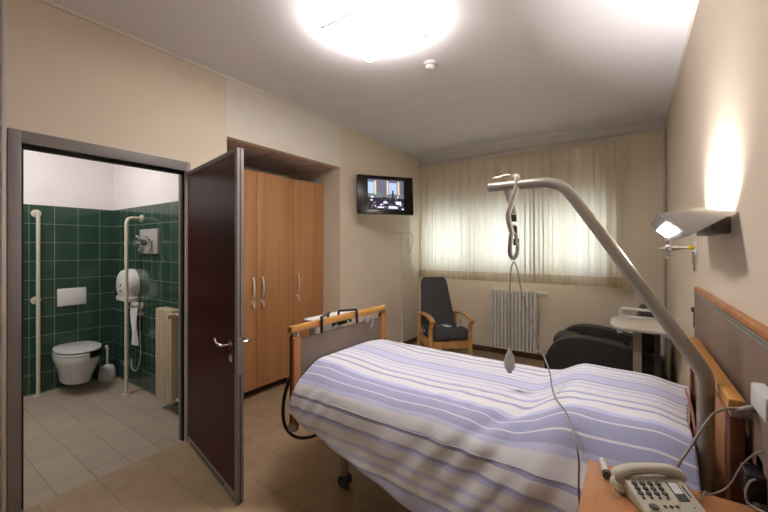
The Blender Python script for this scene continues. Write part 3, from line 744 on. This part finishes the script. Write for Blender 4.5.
PM = Matrix.Translation((.072, 1.237, .8)) @ Matrix.Rotation(PA, 4, 'Z')
coil = spl([(-.09, .06, .04), (-.108, .05, .03), (-.112, .03, .012), (-.1, .02, .008)], 4)
MB().tube(coil, .0018, 6).build('handset_cord', 'ivory', ph, True)
a0, a1 = Vector((-0.079, 1.365, .813)), Vector((-0.061, 1.278, .813))
wt = thing('plastic_tube', 'small pale plastic tube with a dark end lying left of the telephone', 'tube', (-0.070, 1.321, .8))
MB().tube([a0, a0 + (a1 - a0) * .06, a0 + (a1 - a0) * .85], [.008, .0095, .0095], 12).build('barrel', 'ivory', wt)
MB().tube([a0 + (a1 - a0) * .85, a1], [.0125, .0115], 12).build('end_cap', 'dgrey', wt)

# ------------------------------------------------------------------ cables behind the telephone
cb = thing('call_cable', 'thick grey cable with a plug reaching from the wall box to the telephone', 'cable', (.24, 1.45, .8))
MB().tube(spl([(.10, 1.385, .806), (.11, 1.392, .83), (.125, 1.41, .86), (.15, 1.455, .885), (.185, 1.495, .94), (.212, 1.505, .985), (.232, 1.46, 1.022), (.25, 1.45, 1.03), (.262, 1.453, 1.029)], 7), .0042, 8).build('cord', 'cord', cb)
MB().tube([(.25, 1.449, 1.029), (.266, 1.456, 1.028), (.268, 1.458, 1.028), (.306, 1.522, 1.02)], [.006, .0075, .0095, .0105], 12).build('plug', 'greyp', cb)
tc_ = MB().tube(spl([(.158, 1.30, .81), (.165, 1.315, .828), (.172, 1.335, .82), (.16, 1.35, .806), (.19, 1.365, .806), (.225, 1.385, .83), (.255, 1.39, .9), (.285, 1.4, .935), (.305, 1.41, .94), (.32, 1.43, .93)], 8), .0022, 8)
bmesh.ops.transform(tc_.bm, matrix=PM.inverted(), verts=tc_.bm.verts[:]); tc_.build('line_cord', 'cord', ph, True)
ad = thing('power_adapter', 'black power adapter low on the right wall behind the bedside cabinet', 'adapter', (.29, 1.45, .8))
MB().box(.262, .322, 1.39, 1.47, .8, .875, .008, 3).box(.302, .323, 1.42, 1.5, .855, .905, .006).build('body', 'black', ad)
MB().tube(spl([(.28, 1.39, .865), (.265, 1.375, .86), (.257, 1.372, .83), (.262, 1.365, .807), (.285, 1.345, .8045), (.292, 1.33, .8045)], 6), .003, 8).build('cord', 'greyp', ad)
bx = thing('wall_box', 'white call box with a red button on the right wall beside the headboard', 'wall box', (.31, 1.42, .96))
MB().box(.312, .325, 1.37, 1.56, .985, 1.09, .004).build('plate', 'ivory', bx)
MB().box(.275, .325, 1.28, 1.42, 1.06, 1.125, .006).build('cover', 'white', bx)
MB().cyl((.305, 1.485, 1.006), (.313, 1.485, 1.006), .011).build('button', 'red', bx)
MB().cyl((.307, 1.525, 1.02), (.313, 1.525, 1.02), .016).build('socket', 'dgrey', bx)

# ------------------------------------------------------------------ bedhead wall panel
wp = thing('wall_panel', 'long taupe bumper panel with a beech top edge on the right wall', 'panel', (.31, 1.9, .4))
MB().box(.302, .325, .75, 2.755, .4, 1.225, .002).build('board', 'taupe2', wp)
MB().box(.3, .325, .75, 2.755, 1.248, 1.272, .003).box(.303, .325, 2.755, 2.77, .4, 1.272, .002).build('wood_edge', 'postz', wp)
MB().box(.299, .325, .75, 2.755, 1.226, 1.234, .002).box(.299, .325, .75, 2.755, 1.237, 1.2465, .002).build('metal_rail', 'alu', wp)
rcp = MB().box(.29, .322, 2.775, 2.795, 1.12, 1.15, .006).box(.3, .307, 2.78, 2.79, 1.03, 1.13, .003)
solo(rcp, 'rail_clamp', 'dgrey', 'small dark clamp at the far end of the wall panel', 'clamp')

# ------------------------------------------------------------------ reading lamp on the right wall
rl = thing('wall_lamp', 'wedge-shaped grey reading lamp on the right wall above the bed', 'lamp', (.3, 2.03, 1.59))
A, Bp, Cc, Dd = Vector((0.076, 2.3, 1.612)), Vector((0.1, 2.1, 1.656)), Vector((0.144, 1.93, 1.528)), Vector((0.1765, 1.6992, 1.5449))
Ee, E2 = Vector((.322, 1.831, 1.634)), Vector((.322, 2.48, 1.634))
MB().hull([A, Bp, Cc, Dd, Ee, E2, Vector((.19, 2.3, 1.690)), Vector((.262, 2.16, 1.682)), Vector((.2, 2.42, 1.57))]).build('lamp_shade', 'lampm', rl)
# glass panel in the slanting front face
nf = (Bp - A).cross(Cc - A).normalized()
if nf.x > 0: nf = -nf
MB().prism([Vector(p) + nf * .001 for p in [(0.1244, 1.9839, 1.6082), (0.1541, 1.8291, 1.564), (0.1297, 2.008, 1.5454), (0.1024, 2.1543, 1.5817)]], nf * .003).build('light_panel', 'ledglow', rl)
MB().box(.265, .325, 1.95, 2.36, 1.557, 1.625, .006).build('wall_mount', 'lampm', rl)
MB().box(.3, .32, 1.9, 2.44, 1.645, 1.653).build('uplight', 'upglow', rl)

# ------------------------------------------------------------------ gas outlet
go = thing('gas_outlet', 'oxygen outlet with a steel flowmeter valve on the right wall below the reading lamp', 'gas outlet', (.3, 2.85, 1.49))
MB().box(.312, .325, 2.825, 2.885, 1.45, 1.54, .004).build('plate', 'white', go)
MB().cyl((.285, 2.85, 1.5), (.312, 2.85, 1.5), .013).cyl((.296, 2.85, 1.5), (.304, 2.85, 1.5), .019).build('collar', 'yellow', go)
MB().cyl((.2, 2.85, 1.497), (.29, 2.85, 1.5), .009).cyl((.232, 2.85, 1.498), (.25, 2.85, 1.498), .015).cyl((.205, 2.85, 1.497), (.222, 2.85, 1.497), .016).build('stem', 'chrome', go)
MB().pillow((.19, 2.85, 1.495), .04, .05, .06, .8).cyl((.19, 2.85, 1.45), (.19, 2.85, 1.54), .011).build('valve_body', 'chrome', go)
for a_, b_, r_ in (((.145, 2.85, 1.492), (.175, 2.85, 1.494), .012), ((.19, 2.85, 1.54), (.19, 2.85, 1.56), .017), ((.19, 2.85, 1.435), (.19, 2.85, 1.452), .014)): MB().cyl(a_, b_, r_).build('knob', 'greyp', go)
for y, zl in ((2.83, 1.36), (2.87, 1.4)): MB().tube([(.306, y, 1.475), (.309, y, zl)], .004, 6).build('tube', 'cord', go)

# ------------------------------------------------------------------ ceiling
cl = thing('ceiling_lamp', 'square frosted glass ceiling lamp glowing white', 'lamp', (-1.34, 1.88, C - .1))
LX, LY, LH = -1.34, 1.87, .245
def lampf(u, v):
    x, y = (u - .5) * 2, (v - .5) * 2
    return ((LX + x * LH, LY + y * LH, C - .10 - .03 * (1 - x ** 4) * (1 - y ** 4)), (u, v))
MB().grid(lampf, 8, 8).build('diffuser', 'lampglow', cl, smooth='keep', ang=180)
MB().box(LX - .1, LX + .1, LY - .1, LY + .1, C - .05, C, .01).box(LX - .19, LX + .19, LY - .19, LY + .19, C - .062, C - .05, .003).build('base', 'white', cl)  # wide upper plate added to keep the diffuser's light off the ceiling
fr_ = MB()
for sg in (-1, 1): fr_.box(LX - .249, LX + .249, LY + sg * .247 - .003, LY + sg * .247 + .003, C - .106, C - .094).box(LX + sg * .247 - .003, LX + sg * .247 + .003, LY - .249, LY + .249, C - .106, C - .094)
fr_.build('frame', 'steel', cl)
for sx in (-1, 1):
    for sy in (-1, 1): MB().cyl((LX + sx * .235, LY + sy * .235, C - .11), (LX + sx * .235, LY + sy * .235, C - .0), .006).build('clip', 'steel', cl)
sk = thing('smoke_detector', 'round white smoke detector on the ceiling near the lamp', 'smoke detector', (-1.31, 2.56, C))
MB().lathe([(0, 0), (.055, 0), (.055, -.012), (.048, -.016), (.0, -.016)], (-1.31, 2.56, C), 24).build('base', 'white', sk)
MB().lathe([(.044, -.015), (.044, -.03), (.034, -.048), (.02, -.055), (0, -.055)], (-1.31, 2.56, C), 24).build('sensor', 'white', sk)
MB().lathe([(.0445, -.022), (.046, -.022), (.046, -.027), (.0445, -.027)], (-1.31, 2.56, C), 24).build('vent', 'dgrey', sk)

# ------------------------------------------------------------------ bathroom fittings
wc = thing('toilet', 'white wall-hung toilet on the green tiled bathroom wall', 'toilet', (BX, 1.3, 0))
TX, TY = BX, 1.3
def ring(cx, lx, wy, z, n=28, sq=.0):
    out = []
    for j in range(n):
        a = 2 * PI * j / n; cxx, sy = math.cos(a), math.sin(a)
        ex = .75 if cxx < 0 else 1.0
        out.append((TX + cx + lx * math.copysign(abs(cxx) ** ex, cxx), TY + wy * math.copysign(abs(sy) ** .85, sy), z))
    return out
def loft(rs):
    m_ = MB(); bm = m_.bm; V = [[bm.verts.new(p) for p in r] for r in rs]; n = len(V[0])
    for A_, B_ in zip(V, V[1:]):
        for j in range(n): bm.faces.new((A_[j], A_[(j + 1) % n], B_[(j + 1) % n], B_[j]))
    bm.faces.new(V[0][::-1]); bm.faces.new(V[-1]); return m_
loft([ring(.2, .17, .09, .1), ring(.215, .2, .115, .115), ring(.235, .225, .13, .2), ring(.26, .25, .15, .27), ring(.275, .27, .178, .35), ring(.28, .278, .185, .405), ring(.28, .272, .18, .42)]).build('bowl', 'cer', wc)
loft([ring(.295, .262, .182, .422), ring(.295, .266, .186, .43), ring(.295, .262, .182, .442)]).build('seat', 'cer', wc)
loft([ring(.29, .262, .182, .452), ring(.29, .268, .187, .46), ring(.29, .262, .182, .474), ring(.28, .22, .15, .48)]).build('lid', 'cer', wc)
gpts = [p for p in ring(.295, .2705, .1895, .39, 72)]
gi = gpts[1:13]
MB().prism([Vector(p) for p in gi] + [Vector((TX + .33 + (p[0] - TX - .33) * .5, TY + (p[1] - TY* 1) * .5, .39)) for p in gi[::-1]], (0, 0, .062)).build('seat_gap_shade', 'black', wc)  # black solid standing for the shade in the open seat front
for y in (-.08, .08): MB().cyl((TX + .03, TY + y - .02, .45), (TX + .03, TY + y + .02, .45), .014).build('hinge', 'steel', wc)
tb = thing('toilet_brush', 'grey toilet brush holder standing in the bathroom corner', 'toilet brush', (-4.94, 1.61, 0))
MB().lathe([(0, 0), (.075, 0), (.082, .02), (.08, .09), (.06, .15), (.025, .17), (0, .17)], (-4.93, 1.615, 0), 20).build('holder', 'white', tb)
MB().cyl((-4.93, 1.615, .15), (-4.93, 1.615, .37), .011).lathe([(0, 0), (.014, 0), (.014, .03), (0, .035)], (-4.94, 1.61, .355), 12).build('handle', 'white', tb)
fp = thing('flush_plate', 'white rectangular flush plate above the toilet', 'flush plate', (BX, 1.328, .87))
MB().box(BX, BX + .014, 1.203, 1.45, .872, 1.06, .004).build('plate', 'white', fp)
MB().box(BX + .014, BX + .018, 1.215, 1.438, .885, 1.047, .002).build('button', 'white', fp)
g1 = thing('grab_rail', 'straight ivory grab rail standing left of the toilet', 'grab rail', (-4.95, 1.04, 0), 0, 'grab rails in the bathroom')
gx1, gy1 = -4.95, 1.037
MB().tube(spl([(gx1, gy1, .01), (gx1, gy1, .6), (gx1, gy1, 1.2), (gx1, gy1, 1.8), (gx1 - .012, gy1, 1.838), (BX, gy1, 1.85)], 5), .017, 12).cyl((gx1, gy1, .96), (BX, gy1, .96), .012).build('rail', 'ivory', g1)
for p, q in (((gx1, gy1, 0), (gx1, gy1, .012)), ((BX, gy1, 1.85), (BX + .02, gy1, 1.85)), ((BX, gy1, .96), (BX + .014, gy1, .96))): MB().cyl(p, q, .04, 20).build('flange', 'ivory', g1)
g2 = thing('grab_rail', 'bent ivory grab rail standing beside the radiator wall of the bathroom', 'grab rail', (-4.25, 1.56, 0), 0, 'grab rails in the bathroom')
gx2, gy2 = -4.25, 1.555
MB().tube([(gx2, gy2, .01), (gx2, gy2, .9), (gx2, gy2, 1.72)] + spl([(gx2, gy2, 1.75), (gx2 - .004, gy2 + .015, 1.79), (gx2 - .012, gy2 + .05, 1.806)], 5) + [(gx2 - .03, BY, 1.81)], .017, 12).tube([(gx2, gy2, .89), (gx2 - .03, BY, .885)], .011, 10).build('rail', 'ivory', g2)
for p, q in (((gx2, gy2, 0), (gx2, gy2, .012)), ((gx2 - .03, BY, 1.81), (gx2 - .03, BY - .014, 1.81)), ((gx2 - .03, BY, .885), (gx2 - .03, BY - .014, .885))): MB().cyl(p, q, .038, 20).build('flange', 'ivory', g2)
pd = thing('paper_dispenser', 'round white toilet paper dispenser on the green tiled side wall', 'dispenser', (-4.50, 1.66, .93))
RM = Matrix.Translation((-4.50, BY, 1.1)) @ Matrix.Rotation(R_(90), 4, 'X')
MB().lathe([(.0, 0), (.168, 0), (.168, .06), (.155, .1), (.13, .115), (0, .118)], (0, 0, 0), 36, RM).box(-4.65, -4.35, BY - .11, BY, .925, .98, .012).build('housing', 'white', pd)
MB().box(-4.516, -4.484, BY - .121, BY - .116, 1.03, 1.05).box(-4.516, -4.484, BY - .121, BY - .116, 1.085, 1.11).build('window_slot', 'dgrey', pd)
MB().grid(lambda u, v: ((-4.42 + .16 * u, BY - .05 - .01 * math.sin(v * 6 + u * 5), .93 - .46 * v), (u, v)), 8, 16).build('paper_strip', 'paper', pd)
sv = thing('shower_mixer', 'square steel mixer plate with two chrome knobs on green tiles', 'mixer', (-4.09, BY, 1.44))
MB().box(-4.27, -3.87, BY - .03, BY, 1.44, 1.69, .004).build('plate', 'greyp', sv)
for x in (-4.2, -4.0):
    MB().cyl((x, BY - .03, 1.55), (x, BY - .1, 1.55), .016).cyl((x, BY - .08, 1.55), (x, BY - .115, 1.55), .034).tube(spl([(x, BY - .04, 1.56), (x + .02, BY - .07, 1.6), (x + .01, BY - .09, 1.62)], 4), .013, 10).tube(spl([(x, BY - .04, 1.54), (x + .02, BY - .05, 1.5), (x, BY - .06, 1.475)], 4), .013, 10).build('knob', 'chrome', sv)
sh = MB().tube(spl([(-4.27, BY - .02, .8), (-4.26, BY - .03, .65), (-4.24, BY - .03, .45), (-4.25, BY - .035, .3), (-4.32, BY - .04, .2), (-4.42, BY - .04, .21), (-4.47, BY - .03, .3)], 8), .0055, 8)
sh.cyl((-4.27, BY, .8), (-4.27, BY - .04, .8), .016).cyl((-4.27, BY - .02, .78), (-4.27, BY - .02, .86), .013)
solo(sh, 'shower_hose', 'greyp', 'thin pale hose hanging in a loop on the bathroom side wall', 'hose')
br = thing('radiator', 'ivory column radiator on the green tiled bathroom wall', 'radiator', (-3.5, BY - .09, .1))
for k in range(7):
    x = -3.66 + .0435 * (k + .5)
    MB().box(x - .015, x + .015, BY - .14, BY - .04, .11, .94, .009, 3).box(x - .0215, x + .0215, BY - .12, BY - .06, .13, .16).box(x - .0215, x + .0215, BY - .12, BY - .06, .89, .92).build('section', 'radb', br)
MB().cyl((-3.36, BY - .09, .9), (-3.3, BY - .09, .9), .016).cyl((-3.325, BY - .12, .9), (-3.325, BY - .19, .9), .022).build('valve', 'radb', br)
MB().cyl((-3.36, BY - .09, .14), (-3.3, BY - .09, .14), .014).cyl((-3.3, BY - .09, .14), (-3.3, BY, .14), .012).build('pipe', 'radb', br)
for x in (-3.6, -3.42): MB().box(x - .01, x + .01, BY - .045, BY, .5, .52).build('wall_bracket', 'radb', br)

# ------------------------------------------------------------------ lights
def area(name, loc, rot, sx, sy, power, col, portal=False):
    l = bpy.data.lights.new(name, 'AREA'); l.shape = 'RECTANGLE'; l.size = sx; l.size_y = sy; l.energy = power; l.color = col
    o = bpy.data.objects.new(name, l); COL.objects.link(o); o.location = loc; o.rotation_euler = rot
    if portal: l.cycles.is_portal = True
    return o
area('bathroom_ceiling_light', (-4.0, .6, C - .02), (0, 0, 0), .4, .4, 15.5, (1, .95, .9))
up = area('reading_lamp_uplight', (.306, 2.17, 1.66), (R_(180), R_(34), 0), .03, .56, 24, (1, .96, .93)); up.data.spread = R_(140)
area('window_portal', ((W0 + W1) / 2, B + .24, (WZ0 + WZ1) / 2), (R_(-90), 0, 0), W1 - W0, WZ1 - WZ0, 0, (1, 1, 1), True)
wd = bpy.data.worlds.new('sky'); S.world = wd; wd.use_nodes = True
bg = wd.node_tree.nodes['Background']; bg.inputs[0].default_value = (.78, .89, 1, 1); bg.inputs[1].default_value = 10.5

# ------------------------------------------------------------------ camera
cd = bpy.data.cameras.new('camera'); cam = bpy.data.objects.new('camera', cd); COL.objects.link(cam)
cd.sensor_width = 36; cd.lens = 361.26 / 768 * 36; cd.clip_start = .02
cam.location = (0, 0, 1.5); cam.rotation_euler = (R_(90), 0, .6007)
cd.shift_y = (247.66 - 256) / 768
S.camera = cam
S.view_settings.view_transform = 'Standard'; S.view_settings.look = 'None'; S.view_settings.gamma = 1; S.view_settings.exposure = .7
